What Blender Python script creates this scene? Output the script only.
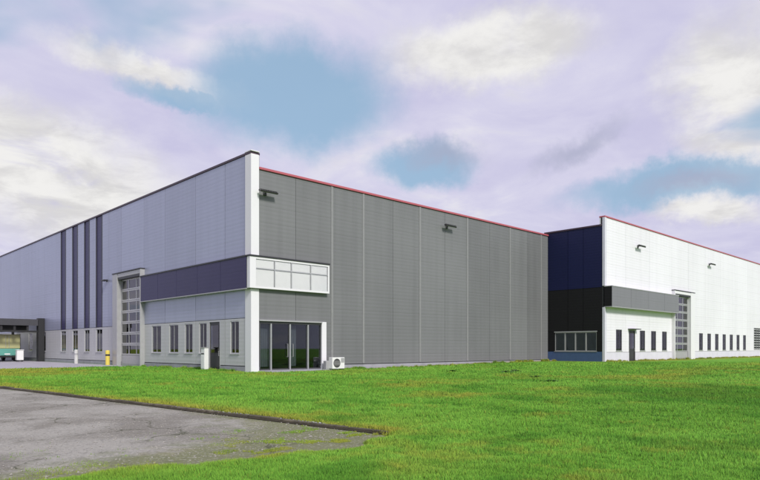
import bpy, math, random
import numpy as np
from mathutils import Vector, Matrix

random.seed(7)
rng = np.random.default_rng(7)
R = math.radians
scene = bpy.context.scene
col = scene.collection
for o in list(bpy.data.objects):
    bpy.data.objects.remove(o)

# ------------------------------------------------------------------ camera
cam_d = bpy.data.cameras.new('camera')
cam = bpy.data.objects.new('camera', cam_d)
col.objects.link(cam)
CAM = Vector((-20.106, -31.989, 1.45))
YAW = 46.17
cam.location = CAM
cam.rotation_euler = (R(90), 0, R(YAW - 90))
cam_d.sensor_width = 36
cam_d.lens = 36 * 624 / 760
cam_d.shift_y = 108 / 760
cam_d.clip_start = .1
cam_d.clip_end = 3000
scene.camera = cam

# ------------------------------------------------------------------ light
SUN_TO = Vector((-.22, -1.0, .74)).normalized()
SUN_EL = math.asin(SUN_TO.z)
SUN_AZ = math.atan2(SUN_TO.x, SUN_TO.y)
sd = bpy.data.lights.new('sun', 'SUN')
sd.energy = 3.2
sd.angle = R(11)
sd.color = (1, .965, .92)
sun = bpy.data.objects.new('sun', sd)
col.objects.link(sun)
sun.rotation_euler = (-SUN_TO).to_track_quat('-Z', 'Y').to_euler()

scene.view_settings.view_transform = 'Standard'
scene.view_settings.look = 'None'
scene.view_settings.gamma = 1
scene.view_settings.exposure = 0.0
scene.view_settings.use_curve_mapping = False

# ------------------------------------------------------------------ world: sky with a broken veil of cloud
world = bpy.data.worlds.new('World')
scene.world = world
world.use_nodes = True
wn = world.node_tree
for n in list(wn.nodes):
    wn.nodes.remove(n)
def W(t, **k):
    n = wn.nodes.new(t)
    for a, b in k.items():
        setattr(n, a, b)
    return n
def wl(a, b):
    wn.links.new(a, b)
def wmath(op, a, b=None, clamp=False):
    n = W('ShaderNodeMath', operation=op, use_clamp=clamp)
    for i, v in enumerate((a, b)):
        if v is None:
            continue
        if isinstance(v, (int, float)):
            n.inputs[i].default_value = v
        else:
            wl(v, n.inputs[i])
    return n.outputs[0]
def wdot(a, vec):
    n = W('ShaderNodeVectorMath', operation='DOT_PRODUCT')
    wl(a, n.inputs[0]); n.inputs[1].default_value = vec
    return n.outputs['Value']
def wramp(v, lo, hi, smooth=True):
    n = W('ShaderNodeMapRange', interpolation_type='SMOOTHSTEP' if smooth else 'LINEAR')
    wl(v, n.inputs[0]); n.inputs[1].default_value = lo; n.inputs[2].default_value = hi
    return n.outputs[0]
def wmix(f, a, b):
    n = W('ShaderNodeMix', data_type='RGBA')
    if isinstance(f, (int, float)): n.inputs[0].default_value = f
    else: wl(f, n.inputs[0])
    for i, v in ((6, a), (7, b)):
        if isinstance(v, tuple): n.inputs[i].default_value = v + (1,)
        else: wl(v, n.inputs[i])
    return n.outputs[2]

sky = W('ShaderNodeTexSky', sky_type='NISHITA', sun_disc=False)
sky.sun_elevation = SUN_EL
sky.sun_rotation = SUN_AZ
sky.air_density = 1.0; sky.dust_density = 1.5; sky.ozone_density = 1.5
tc = W('ShaderNodeTexCoord')
DIR = tc.outputs['Generated']
# clouds lie on a high sheet: divide the direction by its height so they flatten to the horizon
sep = W('ShaderNodeSeparateXYZ'); wl(DIR, sep.inputs[0])
h = wmath('ADD', wmath('MAXIMUM', sep.outputs[2], 0.0), .16)
flat = W('ShaderNodeVectorMath', operation='DIVIDE')
cmb = W('ShaderNodeCombineXYZ')
for i in range(3): wl(h, cmb.inputs[i])
wl(DIR, flat.inputs[0]); wl(cmb.outputs[0], flat.inputs[1])
def wnoise(vec, scale, detail=6, rough=.55, dist=0.):
    n = W('ShaderNodeTexNoise')
    wl(vec, n.inputs['Vector'])
    n.inputs['Scale'].default_value = scale; n.inputs['Detail'].default_value = detail
    n.inputs['Roughness'].default_value = rough; n.inputs['Distortion'].default_value = dist
    return n
n_big = wnoise(flat.outputs[0], .85, 5, .5, .3).outputs['Fac']
n_fine = wnoise(flat.outputs[0], 4.5, 9, .62, .3).outputs['Fac']
n_mid = wnoise(flat.outputs[0], 2.3, 8, .58, .4).outputs['Fac']
n_warp = wnoise(DIR, 6.5, 9, .64).outputs['Color']
wc = W('ShaderNodeVectorMath', operation='SUBTRACT'); wl(n_warp, wc.inputs[0]); wc.inputs[1].default_value = (.5, .5, .5)
ws = W('ShaderNodeVectorMath', operation='SCALE'); wl(wc.outputs[0], ws.inputs[0]); ws.inputs['Scale'].default_value = .13
wa = W('ShaderNodeVectorMath', operation='ADD'); wl(DIR, wa.inputs[0]); wl(ws.outputs[0], wa.inputs[1])
WDIR = wa.outputs[0]
def cloud_patch(az, el, half_w, half_h, tilt=0., soft=.5):
    """one cloud or gap of the sky, by compass angle and height above the horizon (degrees)"""
    a, e = R(az), R(el)
    c = Vector((math.cos(e) * math.cos(a), math.cos(e) * math.sin(a), math.sin(e)))
    rt = Vector((math.sin(a), -math.cos(a), 0)); up = rt.cross(c)
    r2 = rt * math.cos(R(tilt)) + up * math.sin(R(tilt)); u2 = up * math.cos(R(tilt)) - rt * math.sin(R(tilt))
    d = wmath('MAXIMUM', wdot(WDIR, c), .05)
    x = wmath('DIVIDE', wmath('DIVIDE', wdot(WDIR, r2), d), math.tan(R(half_w)))
    y = wmath('DIVIDE', wmath('DIVIDE', wdot(WDIR, u2), d), math.tan(R(half_h)))
    q = wmath('SQRT', wmath('ADD', wmath('MULTIPLY', x, x), wmath('MULTIPLY', y, y)))
    return wramp(q, 1.25, soft)
def wmax(l):
    o = l[0]
    for p in l[1:]:
        o = wmath('MAXIMUM', o, p)
    return o
PATCH_GAPS = [(54.2, 22, 9.0, 5.0, 2), (63, 21.0, 6, 1.3, -4), (42, 16.3, 4.6, 2.2, 0), (20.0, 13.2, 10, 1.9, 3)]
PATCH_WHITE = [(75.0, 13.8, 12.5, 5.4, -10), (36.5, 25.5, 9, 3.2, 5), (17, 19.2, 4.6, 6.5, 0), (18.3, 11.2, 4.6, 1.9, -8), (66, 22.5, 8, 1.6, -10), (12.5, 13.5, 3, 1.5, 0)]
PATCH_GREY = [(28.5, 17.0, 4.4, 1.25, 18, .0), (40.5, 17.3, 4.4, 1.5, -8, .0), (20, 13.2, 5.5, 1.0, 3, .0), (68, 12, 7, 1.2, 4, 0.), (8, 20, 5, 1.2, 10, 0.)]
gap = wmax([cloud_patch(*p) for p in PATCH_GAPS])
gap = wmath('MAXIMUM', gap, wramp(n_big, .60, .72))
white = wmax([cloud_patch(*p) for p in PATCH_WHITE])
white = wmath('MULTIPLY', white, wramp(n_mid, .22, .44))
white = wmath('MULTIPLY', white, wmath('SUBTRACT', 1.0, wmath('MULTIPLY', gap, .85)))
white = wmath('MAXIMUM', white, wmath('MULTIPLY', wmath('MULTIPLY', wramp(n_mid, .56, .74), .45), wmath('SUBTRACT', 1.0, gap)))
grey = wmath('MULTIPLY', wmax([cloud_patch(*p) for p in PATCH_GREY]), .7)
skyc = W('ShaderNodeVectorMath', operation='SCALE'); wl(sky.outputs[0], skyc.inputs[0]); skyc.inputs['Scale'].default_value = 1.0
K = 10.0     # clouds are lit to about the same as the sky, whose strength is 0.1
VEIL = tuple(K * v for v in (.575, .56, .765))
WHITE = wmix(wramp(n_fine, .35, .62), tuple(K * v for v in (.70, .69, .68)), tuple(K * v for v in (.90, .89, .86)))
GREY = tuple(K * v for v in (.40, .42, .56))
BLUE = tuple(K * v for v in (.36, .555, .75))
base = wmix(.72, skyc.outputs[0], BLUE)
c1 = wmix(wmath('SUBTRACT', 1.0, wmath('MULTIPLY', gap, .94)), base, wmix(wramp(n_mid, .3, .7), VEIL, tuple(K * v for v in (.70, .685, .84))))
c2 = wmix(grey, c1, GREY)
c3 = wmix(wmath('MULTIPLY', white, .93), c2, WHITE)
bg = W('ShaderNodeBackground'); wl(c3, bg.inputs[0]); bg.inputs[1].default_value = .1
wo = W('ShaderNodeOutputWorld'); wl(bg.outputs[0], wo.inputs[0])

# ------------------------------------------------------------------ helpers
def link(o, parent=None):
    col.objects.link(o)
    if parent: o.parent = parent
    return o
def tag(o, label=None, cat=None, group=None, kind=None):
    if label: o['label'] = label
    if cat: o['category'] = cat
    if group: o['group'] = group
    if kind: o['kind'] = kind
    return o
def empty(name, loc=(0, 0, 0), rz=0):
    o = bpy.data.objects.new(name, None); o.empty_display_size = .3
    col.objects.link(o); o.location = loc; o.rotation_euler.z = rz
    return o
class MB:
    def __init__(s): s.v = []; s.f = []; s.m = []
    def quad(s, a, b, c, d, m=0):
        i = len(s.v); s.v += [a, b, c, d]; s.f.append((i, i + 1, i + 2, i + 3)); s.m.append(m); return s
    def box(s, x0, x1, y0, y1, z0, z1, m=0, bev=0.):
        if bev <= 0:
            i = len(s.v)
            s.v += [(x, y, z) for z in (z0, z1) for y in (y0, y1) for x in (x0, x1)]
            for f in ((0, 2, 3, 1), (4, 5, 7, 6), (0, 1, 5, 4), (2, 6, 7, 3), (0, 4, 6, 2), (1, 3, 7, 5)):
                s.f.append(tuple(i + k for k in f)); s.m.append(m)
            return s
        b = bev        # chamfered box: three loops of 8
        def ring(z, e):
            return [(x0 + e + (b if t in (0, 5) else 0) * 0, y, z) for t, y in ()]
        i = len(s.v)
        def oct_(z, e):
            return [(x0 + b, y0 + e, z), (x1 - b, y0 + e, z), (x1 - e, y0 + b, z), (x1 - e, y1 - b, z), (x1 - b, y1 - e, z), (x0 + b, y1 - e, z), (x0 + e, y1 - b, z), (x0 + e, y0 + b, z)]
        s.v += oct_(z0, b) + oct_(z0 + b, 0) + oct_(z1 - b, 0) + oct_(z1, b)
        for r in range(3):
            for k in range(8):
                k2 = (k + 1) % 8
                s.f.append((i + r * 8 + k, i + r * 8 + k2, i + r * 8 + 8 + k2, i + r * 8 + 8 + k)); s.m.append(m)
        s.f.append(tuple(i + k for k in range(7, -1, -1))); s.m.append(m)
        s.f.append(tuple(i + 24 + k for k in range(8))); s.m.append(m)
        return s
    def tube(s, pts, r, n=8, m=0, cap=True):
        pts = [Vector(p) for p in pts]; i = len(s.v)
        rr = r if isinstance(r, (list, tuple)) else [r] * len(pts)
        for k, p in enumerate(pts):
            d = (pts[min(k + 1, len(pts) - 1)] - pts[max(k - 1, 0)]).normalized()
            a = d.cross(Vector((0, 0, 1)) if abs(d.z) < .9 else Vector((1, 0, 0))).normalized(); b = d.cross(a)
            for j in range(n):
                t = 2 * math.pi * j / n
                s.v.append(tuple(p + (a * math.cos(t) + b * math.sin(t)) * rr[k]))
        for k in range(len(pts) - 1):
            for j in range(n):
                j2 = (j + 1) % n
                s.f.append((i + k * n + j, i + k * n + j2, i + k * n + n + j2, i + k * n + n + j)); s.m.append(m)
        if cap:
            s.f.append(tuple(i + j for j in range(n - 1, -1, -1))); s.m.append(m)
            e = i + (len(pts) - 1) * n
            s.f.append(tuple(e + j for j in range(n))); s.m.append(m)
        return s
    def mesh(s, name, mats):
        me = bpy.data.meshes.new(name)
        me.from_pydata(s.v, [], s.f)
        for mt in (mats if isinstance(mats, (list, tuple)) else [mats]): me.materials.append(mt)
        if max(s.m, default=0): me.polygons.foreach_set('material_index', s.m)
        me.update()
        return me
    def build(s, name, mats, parent=None, loc=None, rz=0, smooth=False):
        me = s.mesh(name, mats)
        if smooth: me.polygons.foreach_set('use_smooth', [True] * len(me.polygons))
        o = bpy.data.objects.new(name, me); link(o, parent)
        if loc: o.location = loc
        o.rotation_euler.z = rz
        return o
def inst(name, me, parent=None, loc=(0, 0, 0), rz=0):
    o = bpy.data.objects.new(name, me); link(o, parent); o.location = loc; o.rotation_euler.z = rz
    return o

# ------------------------------------------------------------------ materials
def mat(name):
    m = bpy.data.materials.new(name); m.use_nodes = True
    return m, m.node_tree, m.node_tree.nodes['Principled BSDF']
def nd(nt, t, **k):
    n = nt.nodes.new(t)
    for a, b in k.items(): setattr(n, a, b)
    return n
def noise(nt, scale, detail=4, rough=.55, vec=None, dist=0):
    n = nd(nt, 'ShaderNodeTexNoise'); n.inputs['Scale'].default_value = scale; n.inputs['Detail'].default_value = detail
    n.inputs['Roughness'].default_value = rough; n.inputs['Distortion'].default_value = dist
    if vec is not None: nt.links.new(vec, n.inputs['Vector'])
    return n.outputs['Fac']
def ramp(nt, v, lo, hi, a=0., b=1.):
    n = nd(nt, 'ShaderNodeMapRange', interpolation_type='SMOOTHSTEP'); nt.links.new(v, n.inputs[0])
    for i, x in enumerate((lo, hi, a, b)): n.inputs[i + 1].default_value = x
    return n.outputs[0]
def mixc(nt, f, a, b, mode='MIX'):
    n = nd(nt, 'ShaderNodeMix', data_type='RGBA', blend_type=mode)
    if isinstance(f, (int, float)): n.inputs[0].default_value = f
    else: nt.links.new(f, n.inputs[0])
    for i, v in ((6, a), (7, b)):
        if isinstance(v, tuple): n.inputs[i].default_value = v + (1,)
        else: nt.links.new(v, n.inputs[i])
    return n.outputs[2]
def mth(nt, op, a, b=None, clamp=False):
    n = nd(nt, 'ShaderNodeMath', operation=op, use_clamp=clamp)
    for i, v in enumerate((a, b)):
        if v is None: continue
        if isinstance(v, (int, float)): n.inputs[i].default_value = v
        else: nt.links.new(v, n.inputs[i])
    return n.outputs[0]
def scaled(nt, vec, s):
    n = nd(nt, 'ShaderNodeMapping'); n.inputs['Scale'].default_value = s; nt.links.new(vec, n.inputs['Vector'])
    return n.outputs[0]

def cladding(name, c, rough=.42, metal=0., var=.05, rib=1.0, streak=.10, spec=.5):
    """coil-coated sheet: fine horizontal ribs, panel-to-panel tone, rain streaks"""
    m, nt, b = mat(name)
    g = nd(nt, 'ShaderNodeNewGeometry').outputs['Position']
    oi = nd(nt, 'ShaderNodeObjectInfo')
    sp = nd(nt, 'ShaderNodeSeparateXYZ'); nt.links.new(g, sp.inputs[0])
    st = noise(nt, 1., 5, .6, scaled(nt, g, (1.6, 1.6, .07)))
    bl = noise(nt, .16, 4, .5, g)
    f = mth(nt, 'ADD', mth(nt, 'MULTIPLY', ramp(nt, st, .35, .75), streak), mth(nt, 'MULTIPLY', ramp(nt, bl, .3, .7), streak))
    f = mth(nt, 'ADD', f, mth(nt, 'MULTIPLY', oi.outputs['Random'], var))
    dk = tuple(x * .45 for x in c)
    nt.links.new(mixc(nt, f, c, dk), b.inputs['Base Color'])
    b.inputs['Roughness'].default_value = rough; b.inputs['Metallic'].default_value = metal
    b.inputs['Specular IOR Level'].default_value = spec
    # ribs 0.25 m apart and a lap joint every metre
    r1 = mth(nt, 'PINGPONG', mth(nt, 'MULTIPLY', sp.outputs[2], 4.0), .5)
    lap = mth(nt, 'LESS_THAN', mth(nt, 'FRACT', mth(nt, 'ADD', sp.outputs[2], .02)), .035)
    hgt = mth(nt, 'ADD', mth(nt, 'MULTIPLY', r1, .012 * rib), mth(nt, 'MULTIPLY', lap, -.012 * rib))
    hgt = mth(nt, 'ADD', hgt, mth(nt, 'MULTIPLY', noise(nt, .9, 2, .5, g), .016))
    bp = nd(nt, 'ShaderNodeBump'); bp.inputs['Strength'].default_value = .55; bp.inputs['Distance'].default_value = 1.0
    nt.links.new(hgt, bp.inputs['Height']); nt.links.new(bp.outputs[0], b.inputs['Normal'])
    return m
def plain(name, c, rough=.5, metal=0., var=.12, scale=3., bump=0.):
    m, nt, b = mat(name)
    g = nd(nt, 'ShaderNodeNewGeometry').outputs['Position']
    n = noise(nt, scale, 6, .6, g)
    nt.links.new(mixc(nt, mth(nt, 'MULTIPLY', ramp(nt, n, .35, .75), var * 2), c, tuple(x * .5 for x in c)), b.inputs['Base Color'])
    b.inputs['Roughness'].default_value = rough; b.inputs['Metallic'].default_value = metal
    if bump:
        bp = nd(nt, 'ShaderNodeBump'); bp.inputs['Strength'].default_value = .5; bp.inputs['Distance'].default_value = bump
        nt.links.new(noise(nt, scale * 12, 4, .6, g), bp.inputs['Height']); nt.links.new(bp.outputs[0], b.inputs['Normal'])
    return m
def glass(name, tint=(.62, .66, .68), ior=1.52, fres=1.5):
    m, nt, b = mat(name); nt.nodes.remove(b)
    tr = nd(nt, 'ShaderNodeBsdfTransparent'); tr.inputs[0].default_value = tint + (1,)
    gl = nd(nt, 'ShaderNodeBsdfGlossy'); gl.inputs['Roughness'].default_value = .015
    fr = nd(nt, 'ShaderNodeFresnel'); fr.inputs[0].default_value = ior
    g = nd(nt, 'ShaderNodeNewGeometry').outputs['Position']
    bp = nd(nt, 'ShaderNodeBump'); bp.inputs['Strength'].default_value = .012; bp.inputs['Distance'].default_value = .02
    nt.links.new(noise(nt, .8, 2, .5, g), bp.inputs['Height']); nt.links.new(bp.outputs[0], gl.inputs['Normal'])
    mx = nd(nt, 'ShaderNodeMixShader')
    nt.links.new(mth(nt, 'MULTIPLY', fr.outputs[0], fres, True), mx.inputs[0]); nt.links.new(tr.outputs[0], mx.inputs[1]); nt.links.new(gl.outputs[0], mx.inputs[2])
    nt.links.new(mx.outputs[0], nt.nodes['Material Output'].inputs[0])
    return m

M = {}
M['silver'] = cladding('silver_cladding', (.41, .435, .55), .36, .32, .14)
M['silver_low'] = cladding('grey_cladding_low', (.55, .55, .55), .42, .15, .06)
M['grey'] = cladding('grey_cladding', (.200, .203, .207), .45, 0., .22, 1.2, .18)
M['white'] = cladding('white_cladding', (.825, .81, .85), .45, 0., .06, 1.3, .09)
M['navy'] = cladding('navy_cladding', (.006, .010, .058), .5, 0., .1, .8, spec=.3)
M['black'] = cladding('black_cladding', (.008, .008, .009), .5, 0., .1, .8, spec=.3)
M['band_navy'] = cladding('band_cladding', (.036, .031, .10), .42, .15, .08, .6)
M['band_grey'] = cladding('band_grey_cladding', (.20, .20, .212), .42, 0., .06, .6)
M['blue_base'] = plain('blue_plinth', (.06, .11, .24), .5)
M['trim_white'] = plain('white_trim', (.77, .76, .78), .4, 0, .03, .6)
M['trim_grey'] = plain('light_grey_trim', (.42, .42, .42), .4, .2, .08)
M['strip'] = plain('cover_strip', (.27, .27, .27), .4, .1, .1)
M['trim_dark'] = plain('anthracite_trim', (.035, .035, .04), .45)
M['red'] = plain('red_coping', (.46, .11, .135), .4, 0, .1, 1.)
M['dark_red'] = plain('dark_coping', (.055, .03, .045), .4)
M['backing'] = plain('joint_backing', (.035, .035, .038), .8)
M['plinth'] = plain('concrete_plinth', (.34, .34, .37), .8, 0, .2, 1.5, .004)
M['plinth_pale'] = plain('pale_plinth', (.66, .65, .72), .7, 0, .08, 1.5, .003)
M['roof'] = plain('roof_membrane', (.22, .22, .22), .8)
M['room'] = plain('room_dark', (.045, .045, .045), .8)
M['room_floor'] = plain('room_floor', (.16, .15, .14), .5)
M['blind'] = plain('blind_fabric', (.52, .52, .52), .8)
M['blind_white'] = plain('white_blind', (.93, .93, .92), .7, 0, .03)
M['glass'] = glass('glass', fres=1.1)
M['glass_clear'] = glass('glass_clear', (.985, .99, .99), fres=1.0)
M['door_glass'] = glass('door_glass', (.50, .55, .58), 1.6)
M['alu'] = plain('aluminium', (.55, .55, .55), .35, .6, .06)
M['frame_dark'] = plain('dark_frame', (.06, .06, .065), .4)
M['yellow'] = plain('yellow_paint', (.72, .58, .10), .5, 0, .15)
M['pale_paint'] = plain('pale_paint', (.60, .60, .57), .5, 0, .15)
M['steel_dark'] = plain('dark_steel', (.016, .016, .017), .5)
M['lamp_body'] = plain('lamp_body', (.03, .03, .03), .4)
M['lamp_glass'] = plain('lamp_lens', (.35, .35, .33), .15)
M['truck_yellow'] = plain('truck_cream', (.46, .45, .22), .4, 0, .1, 1.)
M['truck_teal'] = plain('truck_teal', (.12, .36, .30), .35, 0, .1, 1.)
M['rubber'] = plain('rubber', (.015, .015, .015), .8)
M['tail'] = plain('tail_lamp', (.35, .02, .02), .2)
M['white_plastic'] = plain('white_plastic', (.78, .78, .76), .4, 0, .06)
M['grille'] = plain('grille', (.06, .06, .06), .6)

# ------------------------------------------------------------------ ground shapes
def smooth(x, a, b):
    t = np.clip((x - a) / (b - a), 0, 1); return t * t * (3 - 2 * t)
def vnoise(x, y, s, seed=0):
    """value noise, vectorised"""
    x = np.asarray(x, float) * s + seed * 17.3; y = np.asarray(y, float) * s + seed * 9.1
    xi = np.floor(x); yi = np.floor(y); fx = x - xi; fy = y - yi
    fx = fx * fx * (3 - 2 * fx); fy = fy * fy * (3 - 2 * fy)
    def hsh(a, b):
        v = np.sin(a * 127.1 + b * 311.7 + seed * 7.7) * 43758.5453; return v - np.floor(v)
    return (hsh(xi, yi) * (1 - fx) + hsh(xi + 1, yi) * fx) * (1 - fy) + (hsh(xi, yi + 1) * (1 - fx) + hsh(xi + 1, yi + 1) * fx) * fy
def fbm(x, y, s, seed=0):
    return (vnoise(x, y, s, seed) * .5 + vnoise(x, y, s * 2.1, seed + 1) * .3 + vnoise(x, y, s * 4.3, seed + 2) * .2)
YARD_Y = -24.35           # near edge of the paved yard
ROAD_Z = -.07
def kerb_x(y): return -12.38 - .088 * (y + 24.1)
def lawn_z(x, y):
    a = x - kerb_x(y)
    z = .22 * smooth(x, 6, 31) + .05 * (fbm(x, y, .13, 3) - .5) * smooth(np.hypot(x + 20, y + 32), 6, 14)
    edge = y - YARD_Y + 1.3 * (fbm(x, y, .55, 5) - .5) + .35 * (vnoise(x, y, 2.3, 9) - .5)
    drop = smooth(edge, -.75, .85) * smooth(-a, -.02, .35)
    return z - .24 * drop
def dryness(x, y):
    a = x - kerb_x(y)
    n = fbm(x, y, .5, 21)
    v = 1.0 * np.exp(-np.abs(a) / .6) * (y > YARD_Y) * (y < 16) * (a > -.2)
    v = v + .8 * np.exp(-np.abs(y - YARD_Y - .1) / .5) * (a < .3)
    v = v + .8 * smooth(x, 30, 34) * smooth(y, -9.2, -7.2)
    v = v + .7 * smooth(y, 2, 9) * smooth(-x, 5, 9)
    v = v + .55 * smooth(y, -2.0, -.9) * smooth(x, 10, 18)
    v = v + .6 * smooth(fbm(x, y, .22, 31), .56, .78) + .5 * smooth(fbm(x, y, 1.1, 33), .62, .8)
    return np.clip(v * (.35 + 1.2 * n), 0, 1)

def dark_greenness(x, y):
    # darker green ground: a broad tongue on the right and small patches elsewhere
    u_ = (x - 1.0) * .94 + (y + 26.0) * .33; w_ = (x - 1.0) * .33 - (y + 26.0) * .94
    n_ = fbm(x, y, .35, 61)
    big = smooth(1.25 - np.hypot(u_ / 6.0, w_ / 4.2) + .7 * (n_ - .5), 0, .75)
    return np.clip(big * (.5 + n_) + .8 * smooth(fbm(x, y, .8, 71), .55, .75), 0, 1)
def set_attr(me, name, arr):
    at = me.attributes.new(name, 'FLOAT', 'POINT'); at.data.foreach_set('value', np.asarray(arr, np.float32))
def grass_colour(nt, b, ground):
    at = nd(nt, 'ShaderNodeAttribute', attribute_name='dry').outputs['Fac']
    g = nd(nt, 'ShaderNodeNewGeometry').outputs['Position']
    big = ramp(nt, noise(nt, .11, 3, .5, g), .35, .65)
    mid = ramp(nt, noise(nt, .8, 5, .6, g), .3, .7)
    fine = noise(nt, 9., 4, .7, g)
    k = .9 if ground else 1.
    A = tuple(k * v for v in (.125, .325, .028)); B = tuple(k * v for v in (.215, .475, .058)); D = tuple(k * v for v in (.31, .34, .045))
    c = mixc(nt, mth(nt, 'ADD', mth(nt, 'MULTIPLY', big, .45), mth(nt, 'MULTIPLY', mid, .45), True), A, B)
    c = mixc(nt, at, c, D)
    c = mixc(nt, mth(nt, 'MULTIPLY', nd(nt, 'ShaderNodeAttribute', attribute_name='dark_green').outputs['Fac'], .75), c, tuple(k * v for v in (.062, .225, .016)))
    c = mixc(nt, ramp(nt, fine, .42, .75, 0, .4 if ground else .12), c, tuple(v * .45 for v in A))
    return c, g, fine
m, nt, b = mat('lawn_ground')
c, g, fine = grass_colour(nt, b, True)
nt.links.new(c, b.inputs['Base Color']); b.inputs['Roughness'].default_value = .9; b.inputs['Specular IOR Level'].default_value = .1
bp = nd(nt, 'ShaderNodeBump'); bp.inputs['Strength'].default_value = .9; bp.inputs['Distance'].default_value = .06
nt.links.new(noise(nt, 14, 5, .7, g), bp.inputs['Height']); nt.links.new(bp.outputs[0], b.inputs['Normal'])
M['lawn'] = m
m, nt, b = mat('grass_blade')
c, g, fine = grass_colour(nt, b, False)
tone = nd(nt, 'ShaderNodeAttribute', attribute_name='tone').outputs['Fac']
c = mixc(nt, tone, c, mixc(nt, 1., c, (1.85, 1.72, 1.7), 'MULTIPLY'))
nt.links.new(c, b.inputs['Base Color']); b.inputs['Roughness'].default_value = .6; b.inputs['Specular IOR Level'].default_value = .25
gn = nd(nt, 'ShaderNodeNewGeometry').outputs['Normal']
vs = nd(nt, 'ShaderNodeVectorMath', operation='MULTIPLY_ADD'); nt.links.new(gn, vs.inputs[0]); vs.inputs[1].default_value = (.4, .4, .4); vs.inputs[2].default_value = (0, -.12, .8)
vn = nd(nt, 'ShaderNodeVectorMath', operation='NORMALIZE'); nt.links.new(vs.outputs[0], vn.inputs[0]); nt.links.new(vn.outputs[0], b.inputs['Normal'])
tl = nd(nt, 'ShaderNodeBsdfTranslucent'); nt.links.new(c, tl.inputs[0])
mx = nd(nt, 'ShaderNodeMixShader'); mx.inputs[0].default_value = .3
nt.links.new(b.outputs[0], mx.inputs[1]); nt.links.new(tl.outputs[0], mx.inputs[2]); nt.links.new(mx.outputs[0], nt.nodes['Material Output'].inputs[0])
M['blade'] = m

# weathered concrete yard: pale slabs, worn darker patches, moss creeping in from the grass side
m, nt, b = mat('yard_concrete')
g = nd(nt, 'ShaderNodeNewGeometry').outputs['Position']
moss = nd(nt, 'ShaderNodeAttribute', attribute_name='moss').outputs['Fac']
n1 = noise(nt, .45, 6, .6, g, .4); n2 = noise(nt, 3.2, 6, .65, g); n3 = noise(nt, 60, 3, .6, g); n4 = noise(nt, 1.4, 5, .6, g)
c = mixc(nt, ramp(nt, n1, .38, .62), (.345, .33, .285), (.215, .20, .165))
c = mixc(nt, ramp(nt, n2, .55, .72, 0, .55), c, (.17, .165, .155))
c = mixc(nt, ramp(nt, n3, .5, .8, 0, .45), c, (.12, .12, .115))
c = mixc(nt, ramp(nt, n3, .25, .42, .35, 0), c, (.5, .5, .48))
c = mixc(nt, ramp(nt, mth(nt, 'ADD', moss, mth(nt, 'MULTIPLY', mth(nt, 'SUBTRACT', n2, .5), .9)), .45, .8, 0, .75), c, (.20, .20, .085))
c = mixc(nt, ramp(nt, mth(nt, 'ADD', mth(nt, 'MULTIPLY', moss, .5), n4), .72, .9, 0, .5), c, (.13, .15, .06))
nt.links.new(c, b.inputs['Base Color']); b.inputs['Roughness'].default_value = .85; b.inputs['Specular IOR Level'].default_value = .3
bp = nd(nt, 'ShaderNodeBump'); bp.inputs['Strength'].default_value = .6; bp.inputs['Distance'].default_value = .012
nt.links.new(mth(nt, 'ADD', n3, n2), bp.inputs['Height']); nt.links.new(bp.outputs[0], b.inputs['Normal'])
vo = nd(nt, 'ShaderNodeTexVoronoi', feature='DISTANCE_TO_EDGE'); vo.inputs['Scale'].default_value = .42
wv = nd(nt, 'ShaderNodeVectorMath', operation='MULTIPLY_ADD'); cn = nd(nt, 'ShaderNodeTexNoise'); cn.inputs['Scale'].default_value = 1.6; cn.inputs['Detail'].default_value = 8; nt.links.new(g, cn.inputs['Vector'])
nt.links.new(cn.outputs['Color'], wv.inputs[0]); wv.inputs[1].default_value = (1.1, 1.1, 0); nt.links.new(g, wv.inputs[2]); nt.links.new(wv.outputs[0], vo.inputs['Vector'])
crack = mth(nt, 'MULTIPLY', ramp(nt, vo.outputs['Distance'], .004, .014, 1, 0), ramp(nt, n1, .42, .55))
c = mixc(nt, mth(nt, 'MULTIPLY', crack, .8), c, (.06, .065, .03))
pe = nd(nt, 'ShaderNodeTexVoronoi'); pe.inputs['Scale'].default_value = 34; nt.links.new(g, pe.inputs['Vector'])
pv = nd(nt, 'ShaderNodeSeparateColor'); nt.links.new(pe.outputs['Color'], pv.inputs[0])
c = mixc(nt, ramp(nt, pv.outputs[0], .72, 1., 0, .5), c, (.10, .098, .09))
c = mixc(nt, ramp(nt, pv.outputs[1], .78, 1., 0, .45), c, (.46, .44, .39))
nt.links.new(c, b.inputs['Base Color'])
M['yard'] = m
M['apron'] = plain('apron_paving', (.42, .40, .43), .8, 0, .2, .8, .004)
M['kerb'] = plain('kerb_concrete', (.17, .145, .10), .9, 0, .9, 5., .012)
_nt = M['kerb'].node_tree; _b = _nt.nodes['Principled BSDF']; _src = _b.inputs['Base Color'].links[0].from_socket
_nt.links.new(mixc(_nt, mth(_nt, 'MULTIPLY', nd(_nt, 'ShaderNodeObjectInfo').outputs['Random'], .75), _src, (.05, .045, .028)), _b.inputs['Base Color'])
M['soil'] = plain('soil', (.045, .036, .02), .95, 0, .3, 5., .02)
m, nt, b = mat('gravel'); g = nd(nt, 'ShaderNodeNewGeometry').outputs['Position']
oi = nd(nt, 'ShaderNodeTexVoronoi'); oi.inputs['Scale'].default_value = 16; nt.links.new(g, oi.inputs['Vector'])
nt.links.new(mixc(nt, mth(nt, 'MULTIPLY', oi.outputs['Color'], 1.), (.42, .38, .26), (.20, .18, .12)), b.inputs['Base Color']); b.inputs['Roughness'].default_value = .9
M['gravel'] = m

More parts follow.
